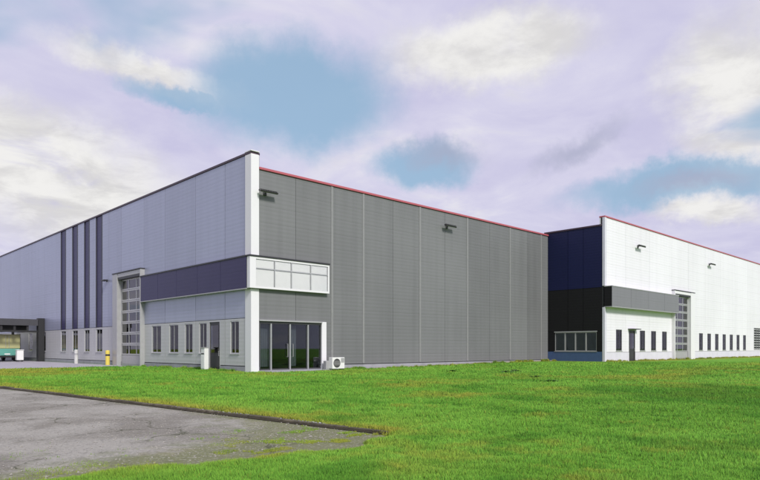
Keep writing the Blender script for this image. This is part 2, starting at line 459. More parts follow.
# ------------------------------------------------------------------ lawn: one sheet to the horizon, cut out along the kerb
def axis(parts):
    out = []
    for a, bb, st in parts: out += list(np.arange(a, bb - 1e-6, st))
    return np.array(out + [parts[-1][1]])
ax = axis([(-700, -100, 100), (-100, -40, 10), (-40, -14, 2), (-14, -6, .5), (-6, 0, .15), (0, 8, .5), (8, 60, 2), (60, 120, 10), (120, 720, 100)])
ay = axis([(-700, -100, 100), (-100, -40, 10), (-40, -32, 1), (-32, -27, .5), (-27, -22, .1), (-22, -8, .5), (-8, 16, 1), (16, 60, 4), (60, 100, 20), (100, 700, 100)])
AA, YY = np.meshgrid(ax, ay)
XX = AA + kerb_x(np.clip(YY, -60, 60))
ZZ = lawn_z(XX, YY)
nx, ny = len(ax), len(ay)
verts = np.stack([XX, YY, ZZ], -1).reshape(-1, 3)
faces = []
for j in range(ny - 1):
    for i in range(nx - 1):
        if ax[i + 1] <= 1e-6 and ax[i] >= -45 and ay[j] >= -22.6 and ay[j + 1] <= 100: continue
        k = j * nx + i
        faces.append((k, k + 1, k + nx + 1, k + nx))
me = bpy.data.meshes.new('lawn'); me.from_pydata(verts.tolist(), [], faces); me.materials.append(M['lawn'])
me.polygons.foreach_set('use_smooth', [True] * len(me.polygons))
set_attr(me, 'dry', dryness(XX, YY).ravel()); set_attr(me, 'dark_green', dark_greenness(XX, YY).ravel())
lawn = link(bpy.data.objects.new('lawn', me)); tag(lawn, kind='structure')

# paved yard
ys = axis([(-27, -15, .25), (-15, 16, 1), (16, 100, 12)]); us = axis([(-46, -14, 2), (-14, 0, .25)])
UU, YY2 = np.meshgrid(us, ys); XX2 = UU + kerb_x(np.clip(YY2, -60, 60))
v = np.stack([XX2, YY2, np.full_like(XX2, ROAD_Z) + .012 * (fbm(XX2, YY2, .35, 12) - .5)], -1).reshape(-1, 3)
fs = [(j * len(us) + i, j * len(us) + i + 1, (j + 1) * len(us) + i + 1, (j + 1) * len(us) + i) for j in range(len(ys) - 1) for i in range(len(us) - 1)]
me = bpy.data.meshes.new('paved_yard'); me.from_pydata(v.tolist(), [], fs); me.materials.append(M['yard'])
moss_v = np.clip(1.1 * np.exp(-np.maximum(YY2 - YARD_Y, 0) / 1.1) + .9 * np.exp(UU / .9) * .7 + .8 * np.exp(-np.hypot(UU, YY2 - YARD_Y) / 3.0), 0, 1)
set_attr(me, 'moss', moss_v.ravel())
tag(link(bpy.data.objects.new('paved_yard', me)), kind='structure')
# apron before the loading canopy
ap = MB().box(-45, -.34, 16.2, 100, -.3, .03).build('apron', M['apron']); tag(ap, kind='structure')

# kerb: stones on a soil bed
kb = MB()
ky = np.arange(-24.25, 16.2, 1.0)
for y in ky[:-1]:
    x0, x1 = kerb_x(y), kerb_x(y + 1)
    kb.quad((x0 - .15, y, ROAD_Z + .012), (x1 - .15, y + 1, ROAD_Z + .012), (x1 - .10, y + 1, -.022), (x0 - .10, y, -.022))
    kb.quad((x0 - .10, y, -.022), (x1 - .10, y + 1, -.022), (x1 + .02, y + 1, -.018), (x0 + .02, y, -.018))
kerb = kb.build('kerb', M['soil']); tag(kerb, kind='structure')
stones = [MB().box(-.06, .06, -.475 + .012 * k, .475 - .01 * k, -.12, 0, bev=.012).mesh('kerb_stone', M['kerb']) for k in range(3)]
for k, y in enumerate(ky[:-1]):
    yc = y + .5
    o = inst('kerb_stone', stones[k % 3], kerb, (kerb_x(yc) - .055 + random.uniform(-.008, .008), yc, .004 + random.uniform(-.014, .012)), R(5.03) + random.uniform(-.012, .012))
    o.rotation_euler.x = random.uniform(-.01, .01); o.rotation_euler.y = random.uniform(-.05, .05)

# ------------------------------------------------------------------ facades
def panel_mesh(name, rects, mats, x0, x1, z0, z1, holes, thick, gap=.0):
    """a sheet x0..x1, z0..z1 facing -Y with holes cut out and returns round every edge"""
    x0 += gap; x1 -= gap; z0 += gap; z1 -= gap
    xs = sorted({x0, x1} | {q for hh in holes for q in (hh[0], hh[1]) if x0 < q < x1})
    zs = sorted({z0, z1} | {q for hh in holes for q in (hh[2], hh[3]) if z0 < q < z1})
    def solid(i, j):
        if i < 0 or j < 0 or i >= len(xs) - 1 or j >= len(zs) - 1: return False
        cx, cz = (xs[i] + xs[i + 1]) / 2, (zs[j] + zs[j + 1]) / 2
        return not any(hh[0] < cx < hh[1] and hh[2] < cz < hh[3] for hh in holes)
    mb = MB()
    for i in range(len(xs) - 1):
        for j in range(len(zs) - 1):
            if not solid(i, j): continue
            a, c, p, q = xs[i], xs[i + 1], zs[j], zs[j + 1]
            mb.quad((a, 0, p), (c, 0, p), (c, 0, q), (a, 0, q))
            if not solid(i - 1, j): mb.quad((a, thick, p), (a, 0, p), (a, 0, q), (a, thick, q))
            if not solid(i + 1, j): mb.quad((c, 0, p), (c, thick, p), (c, thick, q), (c, 0, q))
            if not solid(i, j - 1): mb.quad((a, thick, p), (c, thick, p), (c, 0, p), (a, 0, p))
            if not solid(i, j + 1): mb.quad((a, 0, q), (c, 0, q), (c, thick, q), (a, thick, q))
    return mb if mb.f else None
class Facade:
    """local x runs along the wall, local -y is outward"""
    def __init__(s, thing, loc, rz, x0, x1, z0, z1, holes, label=None):
        s.thing, s.loc, s.rz = thing, Vector(loc), rz
        s.mat = Matrix.Translation(s.loc) @ Matrix.Rotation(rz, 4, 'Z')
        s.holes = holes
        mb = panel_mesh('wall', None, None, x0, x1, z0, z1, holes, .25)
        s.wall = mb.build('wall', M['backing'], thing, s.mat @ Vector((0, .10, 0)), rz)
        if label: s.wall['label'] = label
    def panel(s, x0, x1, z0, z1, m, gap=.016, name='panel', out=0., thick=.08):
        mb = panel_mesh(name, None, None, x0, x1, z0, z1, s.holes, thick, gap)
        if mb is None: return None
        return mb.build(name, m, s.wall, (0, -.10 - out, 0))       # local to the wall
    def at(s, x, y, z): return s.mat @ Vector((x, y, z))
    def part(s, mb, name, m, x=0, y=0, z=0, parent=None, **k):
        if parent is None: return mb.build(name, m, s.thing, s.at(x, y, z), s.rz, **k)
        return mb.build(name, m, parent, (x, y, z), 0, **k)
WIN = {}
def window(fc, x0, x1, z0, z1, blind=.0, frame='frame_dark', room='room', gl='glass', blindm='blind', nmull=1):
    w, hh = round(x1 - x0, 3), round(z1 - z0, 3); xc = (x0 + x1) / 2
    key = (w, hh, frame, nmull, gl)
    if key not in WIN:
        f = .06
        mb = MB()
        mb.box(-w / 2, -w / 2 + f, .03, .12, 0, hh).box(w / 2 - f, w / 2, .03, .12, 0, hh).box(-w / 2 + f, w / 2 - f, .03, .12, 0, f).box(-w / 2 + f, w / 2 - f, .03, .12, hh - f, hh)
        for k in range(nmull):
            xm = -w / 2 + w * (k + 1) / (nmull + 1); mb.box(xm - .02, xm + .02, .035, .115, f, hh - f)
        d = 1.1
        for q in (((-w / 2, .12, 0), (-w / 2, d, 0), (-w / 2, d, hh), (-w / 2, .12, hh)), ((w / 2, .12, 0), (w / 2, .12, hh), (w / 2, d, hh), (w / 2, d, 0)), ((-w / 2, d, 0), (w / 2, d, 0), (w / 2, d, hh), (-w / 2, d, hh)), ((-w / 2, .12, 0), (w / 2, .12, 0), (w / 2, d, 0), (-w / 2, d, 0)), ((-w / 2, .12, hh), (-w / 2, d, hh), (w / 2, d, hh), (w / 2, .12, hh))):
            mb.quad(*q, m=1)
        pw = (w - 2 * f) / (nmull + 1)
        WIN[key] = (mb.mesh('window', [M[frame], M[room]]), MB().box(-pw / 2 + .022, pw / 2 - .022, .06, .072, f, hh - f).mesh('pane', M[gl]), MB().box(-w / 2 - .05, w / 2 + .05, -.06, .03, -.05, -.005).mesh('sill', M['alu']), pw)
    wm, pm, sm, pw = WIN[key]
    o = inst('window', wm, fc.thing, fc.at(xc, 0, z0), fc.rz)
    for k in range(nmull + 1): inst('pane', pm, o, (-w / 2 + .06 + pw * (k + .5), 0, 0))
    if gl == 'glass': inst('sill', sm, o)
    if blind > 0:
        zb = hh * (1 - blind)
        MB().box(-w / 2 + .07, w / 2 - .07, .135, .14, zb, hh - .06).build('blind', M[blindm], o)
    return o
def sectional_door(fc, x0, x1, z1, rows, cols, jamb_l, jamb_r, prot=.35, jm='trim_grey', z0=.0):
    """tall glazed sectional door in a projecting portal frame"""
    w = x1 - x0
    fr = MB()
    o = fc.part(MB().box(x0 - .02, x1 + .02, .16, .2, z0, z1 + .02), 'dock_door', M['frame_dark'])
    hh = (z1 - z0) / rows; pw = w / cols
    sec = MB()
    st = .11
    sec.box(x0, x1, .02, .09, .012, st, bev=.01).box(x0, x1, .02, .09, hh - st, hh - .012, bev=.01)
    for c in range(cols + 1):
        xx = min(max(x0 + c * pw, x0 + .06), x1 - .06); sec.box(xx - .05, xx + .05, .022, .088, st, hh - st)
    sm = sec.mesh('door_section', M['alu'])
    solid = MB().box(x0, x1, .02, .09, .012, hh - .012, bev=.012).box(x0 + .3, x1 - .3, .005, .019, .15, hh - .15, bev=.005).mesh('door_section', M['trim_grey'])
    pm = MB().box(-pw / 2 + .05, pw / 2 - .05, .05, .06, st, hh - st).mesh('pane', M['door_glass'])
    for r in range(rows):
        if r == 0:
            inst('door_section', solid, o, (0, 0, z0)); continue
        inst('door_section', sm, o, (0, 0, z0 + r * hh))
        for c in range(cols): inst('pane', pm, o, (x0 + (c + .5) * pw, 0, z0 + r * hh))
    ht = z1 + .5
    pf = MB()
    if jamb_l: pf.box(x0 - jamb_l, x0, -prot, .02, z0, ht, bev=.02)
    if jamb_r: pf.box(x1, x1 + jamb_r, -prot, .02, z0, ht, bev=.02)
    pf.box(x0 + .001, x1 - .001, -prot + .03, .02, z1 + .17, ht - .003, bev=.02)
    p = fc.part(pf, 'portal_frame', M[jm])
    fc.part(MB().box(x0 + .003, x1 - .003, -prot + .06, .05, z1, z1 + .165), 'door_header', M['trim_dark'], parent=p)
    fc.part(MB().box(x0 - jamb_l - .03, x1 + jamb_r + .03, -prot - .03, .0, ht + .003, ht + .08), 'portal_cap', M['trim_dark'], parent=p)
    return o
def personnel_door(fc, x0, x1, z1, m='frame_dark', z0=0.):
    o = fc.part(MB().box(x0, x0 + .08, .0, .13, z0, z1).box(x1 - .08, x1, .0, .13, z0, z1).box(x0 + .08, x1 - .08, .0, .13, z1 - .08, z1), 'door', M[m])
    fc.part(MB().box(x0 + .08, x1 - .08, .05, .10, z0 + .02, z1 - .08).box(x0 + .2, x1 - .2, .035, .05, z0 + .2, z0 + .95, bev=.01), 'door_leaf', M['trim_dark'], parent=o)
    fc.part(MB().box(x0 + .25, x1 - .25, .03, .045, z0 + 1.15, z1 - .3), 'pane', M['door_glass'], parent=o)
    fc.part(MB().tube([(x1 - .16, .03, z0 + .95), (x1 - .16, -.02, z0 + .95), (x1 - .16, -.02, z0 + 1.25), (x1 - .16, .03, z0 + 1.25)], .015, 6), 'handle', M['alu'], parent=o)
    return o

# ================================================================== the hall (grey front, silver side)
hall = empty('warehouse_hall', (0, 0, 0))
tag(hall, 'large warehouse hall with silver side, grey front and white corner post', 'warehouse')
LZ = 13.0         # parapet of the silver side screen
GZ = 12.15        # top of the grey front
HL = 84.0
# ---- silver side, faces -X; local x = -Y
side_win = [(12.15, 13.7), (9.4, 10.8), (7.3, 8.4), (1.35, 2.35)]
strip = [(33.35, 34.8), (29.95, 31.4), (26.85, 28.15), (23.75, 25.2)]
far_win = strip + [(39.8, 41.2), (44.6, 46.0), (49.4, 50.8), (54.2, 55.6), (59.0, 60.4), (63.8, 65.2)]
holes = [(-b_, -a_, 1.1, 3.12) for a_, b_ in side_win + far_win]
holes += [(-5.05, -3.6, .0, 3.2), (-6.35, -5.35, 1.1, 3.12), (-19.55, -15.12, -.1, 7.0)]
fl = Facade(hall, (0, 0, 0), R(-90), -HL, -.02, -.3, LZ, holes, 'silver side wall with window row')
zb = 3.25
ycuts = [.02, 3.0, 6.85, 11.45, 15.12, 19.55] + [22.2, 26.0, 29.05, 32.4, 36.2] + list(np.arange(40.4, HL, 4.4)) + [HL]
for a_, b_ in zip(ycuts[:-1], ycuts[1:]):
    fl.panel(-b_, -a_, .36, zb, M['silver_low'])
    zt = 5.05 if a_ < 15.1 else LZ
    sp = [s for s in strip if a_ <= s[0] and s[1] <= b_]
    if sp:
        s0, s1 = sp[0]
        fl.panel(-b_, -s1, zb, LZ, M['silver']); fl.panel(-s0, -a_, zb, LZ, M['silver'])
    else:
        fl.panel(-b_, -a_, zb, zt, M['silver'])
        if a_ < 15.1: fl.panel(-b_, -a_, 6.9, LZ, M['silver'])
for s0, s1 in strip:
    mb = MB().box(-s1 + .03, -s0 - .03, .04, .085, zb + .02, LZ - .03)
    o = mb.build('strip_panel', M['band_navy'], fl.wall, (0, -.10, 0))
    for e in (-s1, -s0 - .05):
        MB().box(e, e + .05, -.03, .04, zb + .02, LZ - .02).build('strip_trim', M['trim_dark'], fl.wall, (0, -.10, 0))
fl.panel(-HL, -.02, -.3, .34, M['plinth'], name='plinth', out=.03, thick=.12)
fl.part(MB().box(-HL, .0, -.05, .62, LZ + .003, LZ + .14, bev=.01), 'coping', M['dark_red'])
# parapet back and flat roof
fl.part(MB().box(-HL, -.02, .36, .60, 11.0, LZ), 'parapet', M['trim_grey'])
MB().box(.63, 32.8, .45, HL, 11.2, 11.45).build('roof', M['roof'], hall)
for k, (a_, b_) in enumerate(side_win): window(fl, -b_, -a_, 1.1, 3.12, (.55, .35, .7, .45)[k], 'alu')
for k, (a_, b_) in enumerate(far_win): window(fl, -b_, -a_, 1.1, 3.12, (.65, .5, .7, .6, .3, .5, .6, .4, .5, .5)[k], 'alu')
window(fl, -6.35, -5.35, 1.1, 3.12, .0, 'alu')
personnel_door(fl, -5.05, -3.6, 3.2, 'alu')
sectional_door(fl, -19.55, -15.12, 7.0, 8, 3, 1.0, .12)
# ---- white corner post (the end of the side screen)
cp = MB().box(-.04, .52, -.075, .6, -.3, 4.97, bev=.015).box(-.04, .52, -.075, .6, 6.98, LZ - .01, bev=.015)
MB.build(cp, 'corner_post', M['trim_white'], hall)
MB().box(-.06, .54, -.095, .62, LZ + .145, LZ + .2, bev=.01).build('post_cap', M['trim_white'], hall)
# ---- navy band wrapping the corner
BZ0, BZ1, P = 5.0, 6.85, .32
bd = fl.part(MB().box(-15.05, P - .36, -P + .03, .02, BZ0 + .01, BZ1 - .01), 'band', M['backing'])
bd['label'] = 'dark navy band under the silver cladding'
for a_, b_ in zip([.03, 3.0, 6.0, 9.0, 12.0], [3.0, 6.0, 9.0, 12.0, 15.05]):
    MB().box(-b_ + .012, -a_ - .012, -P, -P + .03, BZ0, BZ1, bev=.004).build('band_panel', M['band_navy'], bd)
MB().box(-15.06, -.03, -P - .04, .0, BZ1 + .003, BZ1 + .1, bev=.01).build('band_cap', M['trim_dark'], bd)
MB().box(-15.06, -.03, -P - .015, .0, BZ0 - .06, BZ0 - .003).build('band_soffit', M['trim_grey'], bd)

# ---- grey front, faces -Y
ENT = (.56, 5.27, .10, 3.06)
JO = 2.9
holesg = [ENT, (.0, 5.6, BZ0 + .05, BZ1 - .05)]
fg = Facade(hall, (0, 0, 0), 0, .53, 32.9, -.3, GZ, holesg, 'grey front wall of tall panels')
cuts = [.53, 3.25, 6.2, 9.0, 11.9, 14.8, 17.7, 20.55, 23.6, 26.6, 29.4, 31.7, 32.9]
for a_, b_ in zip(cuts[:-1], cuts[1:]):
    fg.panel(a_, b_, .36, GZ, M['grey'], gap=.011)
fg.panel(.53, 32.9, -.3, .34, M['plinth'], name='plinth', out=.02, thick=.1)
for k in (6.2, 9.0, 14.8, 20.55, 26.6, 31.7):           # cover strips on the main joints
    MB().box(k - .09, k + .09, -.035, .01, .38, GZ - .02, bev=.008).build('cover_strip', M['strip'], fg.wall, (0, -.10, 0))
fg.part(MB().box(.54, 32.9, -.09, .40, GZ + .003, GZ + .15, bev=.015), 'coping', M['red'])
# entrance: a dark lobby behind glass
lob = fg.part(MB().quad((.5, 3.6, .1), (5.4, 3.6, .1), (5.4, 3.6, 3.1), (.5, 3.6, 3.1)).quad((.5, .2, .1), (.5, 3.6, .1), (.5, 3.6, 3.1), (.5, .2, 3.1)).quad((5.4, .2, .1), (5.4, .2, 3.1), (5.4, 3.6, 3.1), (5.4, 3.6, .1)).quad((.5, .2, 3.1), (.5, 3.6, 3.1), (5.4, 3.6, 3.1), (5.4, .2, 3.1)).quad((.5, .2, .1), (5.4, .2, .1), (5.4, 3.6, .1), (.5, 3.6, .1), m=1), 'lobby', [M['room'], M['room_floor']])
for k in range(15):
    x = .75 + k * .09 if k < 9 else 3.0 + (k - 9) * .10
    MB().box(x, x + .07, .42, .425, .3, 2.9).build('blind_slat', M['blind'], lob)
en = fg.part(MB().box(.56, .64, -.02, .18, .10, 3.06).box(.64, 5.27, -.02, .18, 2.93, 3.06), 'entrance', M['frame_dark'])
en['label'] = 'dark glazed entrance with four tall panes'
ms = [.64, 1.41, 2.82, 4.22, 5.27]
for k, (a_, b_) in enumerate(zip(ms[:-1], ms[1:])):
    MB().box(a_ + .05, b_ - .05, .06, .075, .18, 2.92).build('pane', M['glass'], en)
    MB().box(a_ + .04, b_ - .04, .03, .10, .10, .18).build('bottom_rail', M['frame_dark'], en)
for x in ms[1:-1]:
    MB().box(x - .045, x + .045, -.03, .14, .10, 2.93, bev=.006).build('mullion', M['alu'], en)
for x in (2.62, 3.02): MB().tube([(x, .05, .9), (x, -.05, .9), (x, -.05, 1.7), (x, .05, 1.7)], .018, 6).build('handle', M['alu'], en)
MB().box(5.275, 5.66, -.10, .0, .02, 3.14, bev=.012).build('white_jamb', M['trim_white'], en)
MB().box(.53, 5.274, -.16, .0, 3.065, 3.15, bev=.008).build('head_trim', M['trim_grey'], en)
MB().box(.5, 5.15, -1.3, -.06, -.1, .07, bev=.01).build('step', M['plinth'], en)
# upper window box on the grey side, wraps the corner
bx0, bx1 = -.28, 5.72
ub = fg.part(MB().box(bx0, bx1, -P, -.001, BZ0, BZ0 + .12).box(bx0, bx1, -P, -.001, BZ1 - .12, BZ1).box(bx0, bx0 + .42, -P, -.001, BZ0 + .12, BZ1 - .12).box(bx1 - .12, bx1, -P, -.001, BZ0 + .12, BZ1 - .12), 'window_box', M['trim_white'])
ub['label'] = 'white framed upper window box at the corner'
wx = [.14, 1.48, 2.72, 4.22, 5.60]
for a_, b_ in zip(wx[:-1], wx[1:]):
    for z0_, z1_ in ((BZ0 + .12, BZ0 + 1.15), (BZ0 + 1.21, BZ1 - .12)):
        MB().box(a_ + .03, b_ - .03, -P + .04, -P + .05, z0_, z1_).build('pane', M['glass_clear'], ub)
        MB().box(a_ + .04, b_ - .04, -P + .06, -P + .07, z0_ + .01, z1_ - .01).build('blind', M['blind_white'], ub)
for x in wx[1:-1]: MB().box(x - .03, x + .03, -P + .01, -P + .12, BZ0 + .12, BZ1 - .12).build('mullion', M['alu'], ub)
MB().box(.14, 5.6, -P + .015, -P + .115, BZ0 + 1.15, BZ0 + 1.21).build('transom', M['alu'], ub)
MB().box(bx0 - .04, bx1 + .04, -P - .05, .0, BZ1 + .003, BZ1 + .1, bev=.01).build('box_cap', M['trim_dark'], ub)

# ================================================================== the wing (white front, navy side)
WX, WY, WZ = 32.92, -5.69, .2
wing = empty('warehouse_wing', (WX, WY, WZ))
tag(wing, 'projecting warehouse wing with bright white front and dark navy side', 'warehouse')
WH = 12.95; NH = 12.2; WL = 70.0
ww = [(35.15, 36.35), (40.2, 41.4), (42.8, 44.0), (45.5, 46.7)] + [(x - .6, x + .6) for x in (56.5, 59.15, 61.75, 64.4, 67.05, 69.7, 72.35)]
ww2 = [(x - .6, x + .6) for x in (88, 90.7, 93.4, 96.1)]
hw = [(a_ - WX, b_ - WX, 1.0, 2.95) for a_, b_ in ww + ww2]
hw += [(37.8 - WX, 39.15 - WX, 0, 2.95), (48.1 - WX, 52.5 - WX, -.1, 7.0), (76.4 - WX, 80.6 - WX, 1.0, 4.0)]
fw_ = Facade(wing, (0, 0, 0), 0, .02, WL, -.4, WH, hw, 'white front wall')
wc_ = [0.02, 4.2, 9.5, 15.1, 19.7] + list(np.arange(24.9, WL - 2, 5.3)) + [WL]
for a_, b_ in zip(wc_[:-1], wc_[1:]):
    if a_ < 15: 
        fw_.panel(a_, b_, .86, 4.95, M['white'], gap=.010); fw_.panel(a_, b_, 6.75, WH, M['white'], gap=.010)
    else: fw_.panel(a_, b_, .86, WH, M['white'], gap=.010)
fw_.panel(.02, WL, -.4, .85, M['plinth_pale'], name='plinth', gap=.006, out=.02, thick=.1)
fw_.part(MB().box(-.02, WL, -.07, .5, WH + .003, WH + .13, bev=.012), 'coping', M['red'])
fw_.part(MB().box(.02, WL, .36, .48, 11., WH), 'parapet', M['trim_white'])
for k, (a_, b_) in enumerate(ww + ww2): window(fw_, a_ - WX, b_ - WX, 1.0, 2.95, (0, .15, 0, .2, 0, 0, .3, 0, .1, 0, .25, 0, 0, 0, 0)[k], 'frame_dark')
personnel_door(fw_, 37.8 - WX, 39.15 - WX, 2.95)
fw_.part(MB().box(37.6 - WX, 39.4 - WX, -.5, -.0, 3.0, 3.08, bev=.01), 'door_canopy', M['trim_dark'])
sectional_door(fw_, 48.1 - WX, 52.5 - WX, 6.85, 8, 3, .12, 1.15, .35, 'trim_white')
lv = fw_.part(MB().box(76.4 - WX, 80.6 - WX, .10, .16, 1.0, 4.0), 'louvre_window', M['frame_dark'])
for k in range(9): MB().box(76.45 - WX, 80.55 - WX, .0, .05, 1.06 + k * .33, 1.22 + k * .33, bev=.01).build('louvre', M['trim_grey'], lv)
for x in (77.4, 78.5, 79.6): MB().box(x - WX - .05, x - WX + .05, -.02, .09, 1.02, 3.98).build('mullion', M['frame_dark'], lv)
# projecting band along the white front
WP = .72
wb = fw_.part(MB().box(-.03, 15.1, -WP + .03, .0, 4.98, 6.7), 'band', M['black'])  # black body: the shade on the left end is put into its colour
wb['label'] = 'projecting grey band, its end blackened for shade'
for a_, b_ in zip([.0, 3.8, 7.6, 11.4], [3.8, 7.6, 11.4, 15.1]):
    MB().box(a_ + (.012 if a_ else -.03), b_ - .012, -WP, -WP + .03, 4.97, 6.71, bev=.004).build('band_panel', M['band_grey'], wb)
MB().box(-.05, 15.12, -WP - .03, .0, 6.713, 6.80, bev=.01).build('band_cap', M['trim_grey'], wb)
MB().box(-.02, 15.1, -WP, .0, 4.90, 4.965).build('band_soffit', M['trim_grey'], wb)
# corner post of the white screen
MB().box(-.03, .30, -.05, .2, -.3, 4.89, bev=.012).box(-.03, .30, -.05, .2, 6.81, WH - .01, bev=.012).build('corner_post', M['plinth_pale'], wing)
# navy side, faces -X; local x = -(Y-WY)
ND = 5.69
hn = [(-4.95, -.75, .95, 2.70)]
fn = Facade(wing, (0, 0, 0), R(-90), -ND - .4, -.22, -.4, NH, hn, 'navy side wall')
nc = [.22, 2.05, 3.6, ND + .4]
for a_, b_ in zip(nc[:-1], nc[1:]):
    fn.panel(-b_, -a_, 6.7, NH, M['navy']); fn.panel(-b_, -a_, 2.78, 6.7, M['black'])
    fn.panel(-b_, -a_, .93, 2.78, M['black'])
fn.panel(-ND - .4, -.22, -.4, .92, M['blue_base'], name='plinth', out=.02, thick=.1)
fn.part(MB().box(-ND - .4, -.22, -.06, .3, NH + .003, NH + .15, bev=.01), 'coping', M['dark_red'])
for k in range(4):
    a_ = -4.95 + k * 1.05
    window(fn, a_, a_ + 1.05, .95, 2.70, 1.0, 'trim_grey', 'room', 'glass', 'blind', 0)
fn.part(MB().box(-5.0, -.7, -.05, .0, 2.71, 2.80), 'window_head', M['trim_grey'])
MB().box(.5, WL, .5, 60, 10.9, 11.1).build('roof', M['roof'], wing)
MB().box(.3, WL, 5.9, 6.1, 8, NH - .02).build('parapet', M['trim_grey'], wing)

# ================================================================== floodlights on the walls
def floodlight(x, y, z, label, w=1.25):
    o = empty('floodlight', (x, y, z)); tag(o, label, 'floodlight', 'wall floodlights below the roofline')
    MB().box(-.12, .12, -.04, .0, -.16, .16, bev=.01).build('wall_plate', M['trim_dark'], o)
    MB().tube([(0, -.03, 0), (0, -.2, .03), (0, -.34, .0)], .035, 8).build('arm', M['trim_dark'], o)
    hd = MB().box(-w / 2, w / 2, -.14, .14, -.05, .06, bev=.025).build('lamp_head', M['lamp_body'], o, (0, -.40, 0))
    hd.rotation_euler.x = R(18)
    MB().box(-w / 2 + .06, w / 2 - .06, -.11, .11, -.065, -.051).build('lens', M['lamp_glass'], hd)
    for k in range(7): MB().box(-w / 2 + .1 + k * (w - .2) / 6 - .012, -w / 2 + .1 + k * (w - .2) / 6 + .012, -.11, .11, .061, .10).build('cooling_fin', M['lamp_body'], hd)
floodlight(.95, -.02, 10.8, 'dark floodlight high on the grey wall beside the white corner post')
floodlight(17.9, -.02, 11.05, 'dark floodlight at the middle of the grey wall under the red coping')
floodlight(39.7, WY - .02, 11.25, 'dark floodlight on the white front near its left corner')
floodlight(59.1, WY - .02, 11.3, 'dark floodlight on the white front beyond the tall dock door')
o = empty('wall_lamp', (-.02, 22.6, 7.2), R(-90)); tag(o, 'small dark wall lamp on the silver side beside the dock door', 'lamp')
MB().box(-.1, .1, -.04, 0, -.1, .1, bev=.01).build('wall_plate', M['trim_dark'], o)
MB().box(-.35, .35, -.4, -.05, -.06, .06, bev=.02).build('lamp_head', M['lamp_body'], o)

# ================================================================== bollards and cabinets at the walls
def bollard(x, y, hgt, r, m, label):
    o = empty('bollard', (x, y, float(lawn_z(np.array(x), np.array(y))))); tag(o, label, 'bollard', 'bollards along the silver side')
    MB().tube([(0, 0, -.1), (0, 0, hgt - .08), (0, 0, hgt - .02), (0, 0, hgt)], [r, r, r * .85, r * .45], 16).build('post', M[m], o, smooth=False)
    MB().box(-r * 1.6, r * 1.6, -r * 1.6, r * 1.6, -.05, .03, bev=.01).build('foot_plate', M['trim_grey'], o)
    MB().tube([(0, 0, hgt * .62), (0, 0, hgt * .74)], r * 1.03, 16).build('collar', M['trim_grey' if m != 'yellow' else 'trim_dark'], o)
bollard(-.65, 20.75, 1.25, .17, 'yellow', 'yellow bollard at the left foot of the glazed dock door')
bollard(-.7, 28.2, 1.3, .16, 'pale_paint', 'pale bollard in front of the windows left of the dock door')
o = empty('post_cabinet', (-.45, 4.75, .0), R(-90)); tag(o, 'slim white cabinet beside the side door near the corner', 'cabinet')
MB().box(-.24, .24, -.15, .15, .08, 1.45, bev=.015).build('body', M['white_plastic'], o)
MB().box(-.21, .21, -.165, -.152, .14, .95, bev=.006).build('door', M['white_plastic'], o)
MB().box(-.18, .18, -.165, -.152, 1.05, 1.12).build('slot', M['trim_dark'], o)
MB().box(-.28, .28, -.19, .19, 1.453, 1.50, bev=.01).build('cap', M['trim_grey'], o)
MB().box(-.2, .2, -.12, .12, -.05, .078).build('base', M['trim_dark'], o)
o = empty('air_conditioner', (5.98, -.75, .0)); tag(o, 'white outdoor air conditioning unit on the grass right of the entrance', 'air conditioner')
MB().box(-.52, .52, -.19, .19, .10, .84, bev=.02).build('case', M['white_plastic'], o)
MB().tube([(-.14, -.192, .47), (-.14, -.205, .47)], .29, 24).build('fan_grille', M['grille'], o)
for k in range(5): MB().tube([(-.14 - .27, -.21, .35 + k * .06), (-.14 + .27, -.21, .35 + k * .06)], .006, 4).build('grille_bar', M['white_plastic'], o)
MB().box(.2, .48, -.2, -.192, .5, .8, bev=.003).build('service_panel', M['trim_grey'], o)
for sx in (-.38, .38): MB().box(sx - .05, sx + .05, -.2, .2, -.06, .098).build('foot', M['trim_dark'], o)
o = empty('junction_box', (5.42, -.45, .0)); tag(o, 'small grey box on the ground beside the white entrance jamb', 'box')
MB().box(-.2, .2, -.15, .15, -.05, .62, bev=.02).build('case', M['trim_grey'], o)
MB().box(-.16, .16, -.16, -.152, .1, .55, bev=.003).build('lid', M['trim_grey'], o)

# gravel strip along the grey wall
gs = MB()
for k in range(24):
    xa, xb = 9 + k, min(10 + k, 32.8)
    za, zb_ = [.04 + .22 * float(smooth(np.array(q), 6, 31)) for q in (xa, xb)]
    gs.quad((xa, -.85, za), (xb, -.85, zb_), (xb, -.12, zb_ + .02), (xa, -.12, za + .02)); gs.quad((xa, -.86, za - .2), (xb, -.86, zb_ - .2), (xb, -.85, zb_), (xa, -.85, za))
tag(gs.build('gravel_strip', M['gravel']), kind='structure')

# ================================================================== loading canopy, truck and bin at the far left
o = empty('loading_canopy', (-4.6, 40.2, .03)); tag(o, 'dark steel loading canopy with a thick black pier at the silver side', 'canopy')
MB().box(3.95, 4.55, -.2, .45, -.1, 4.55, bev=.02).build('pier', M['steel_dark'], o)
MB().box(-4.5, 3.94, -.1, 11, 3.85, 4.35, bev=.03).build('roof', M['steel_dark'], o)
MB().box(-4.5, 3.93, -.16, -.11, 3.75, 4.42).build('fascia', M['frame_dark'], o)
for k in range(7): MB().box(-4.3 + k * 1.2, -4.1 + k * 1.2, 0, 10.9, 3.25, 3.84).build('beam', M['steel_dark'], o)
MB().box(-4.5, 3.94, .0, .18, 3.05, 3.24).build('lintel', M['steel_dark'], o)
for x, y in ((-4.4, 0), (-4.4, 10.8), (4.1, 10.8)): MB().box(x, x + .25, y - .02, y + .23, -.1, 3.84).build('post', M['steel_dark'], o)
tr = empty('box_truck', (-3.05, 42.0, .03)); tag(tr, 'parked truck with cream box body and teal lower side under the canopy', 'truck')
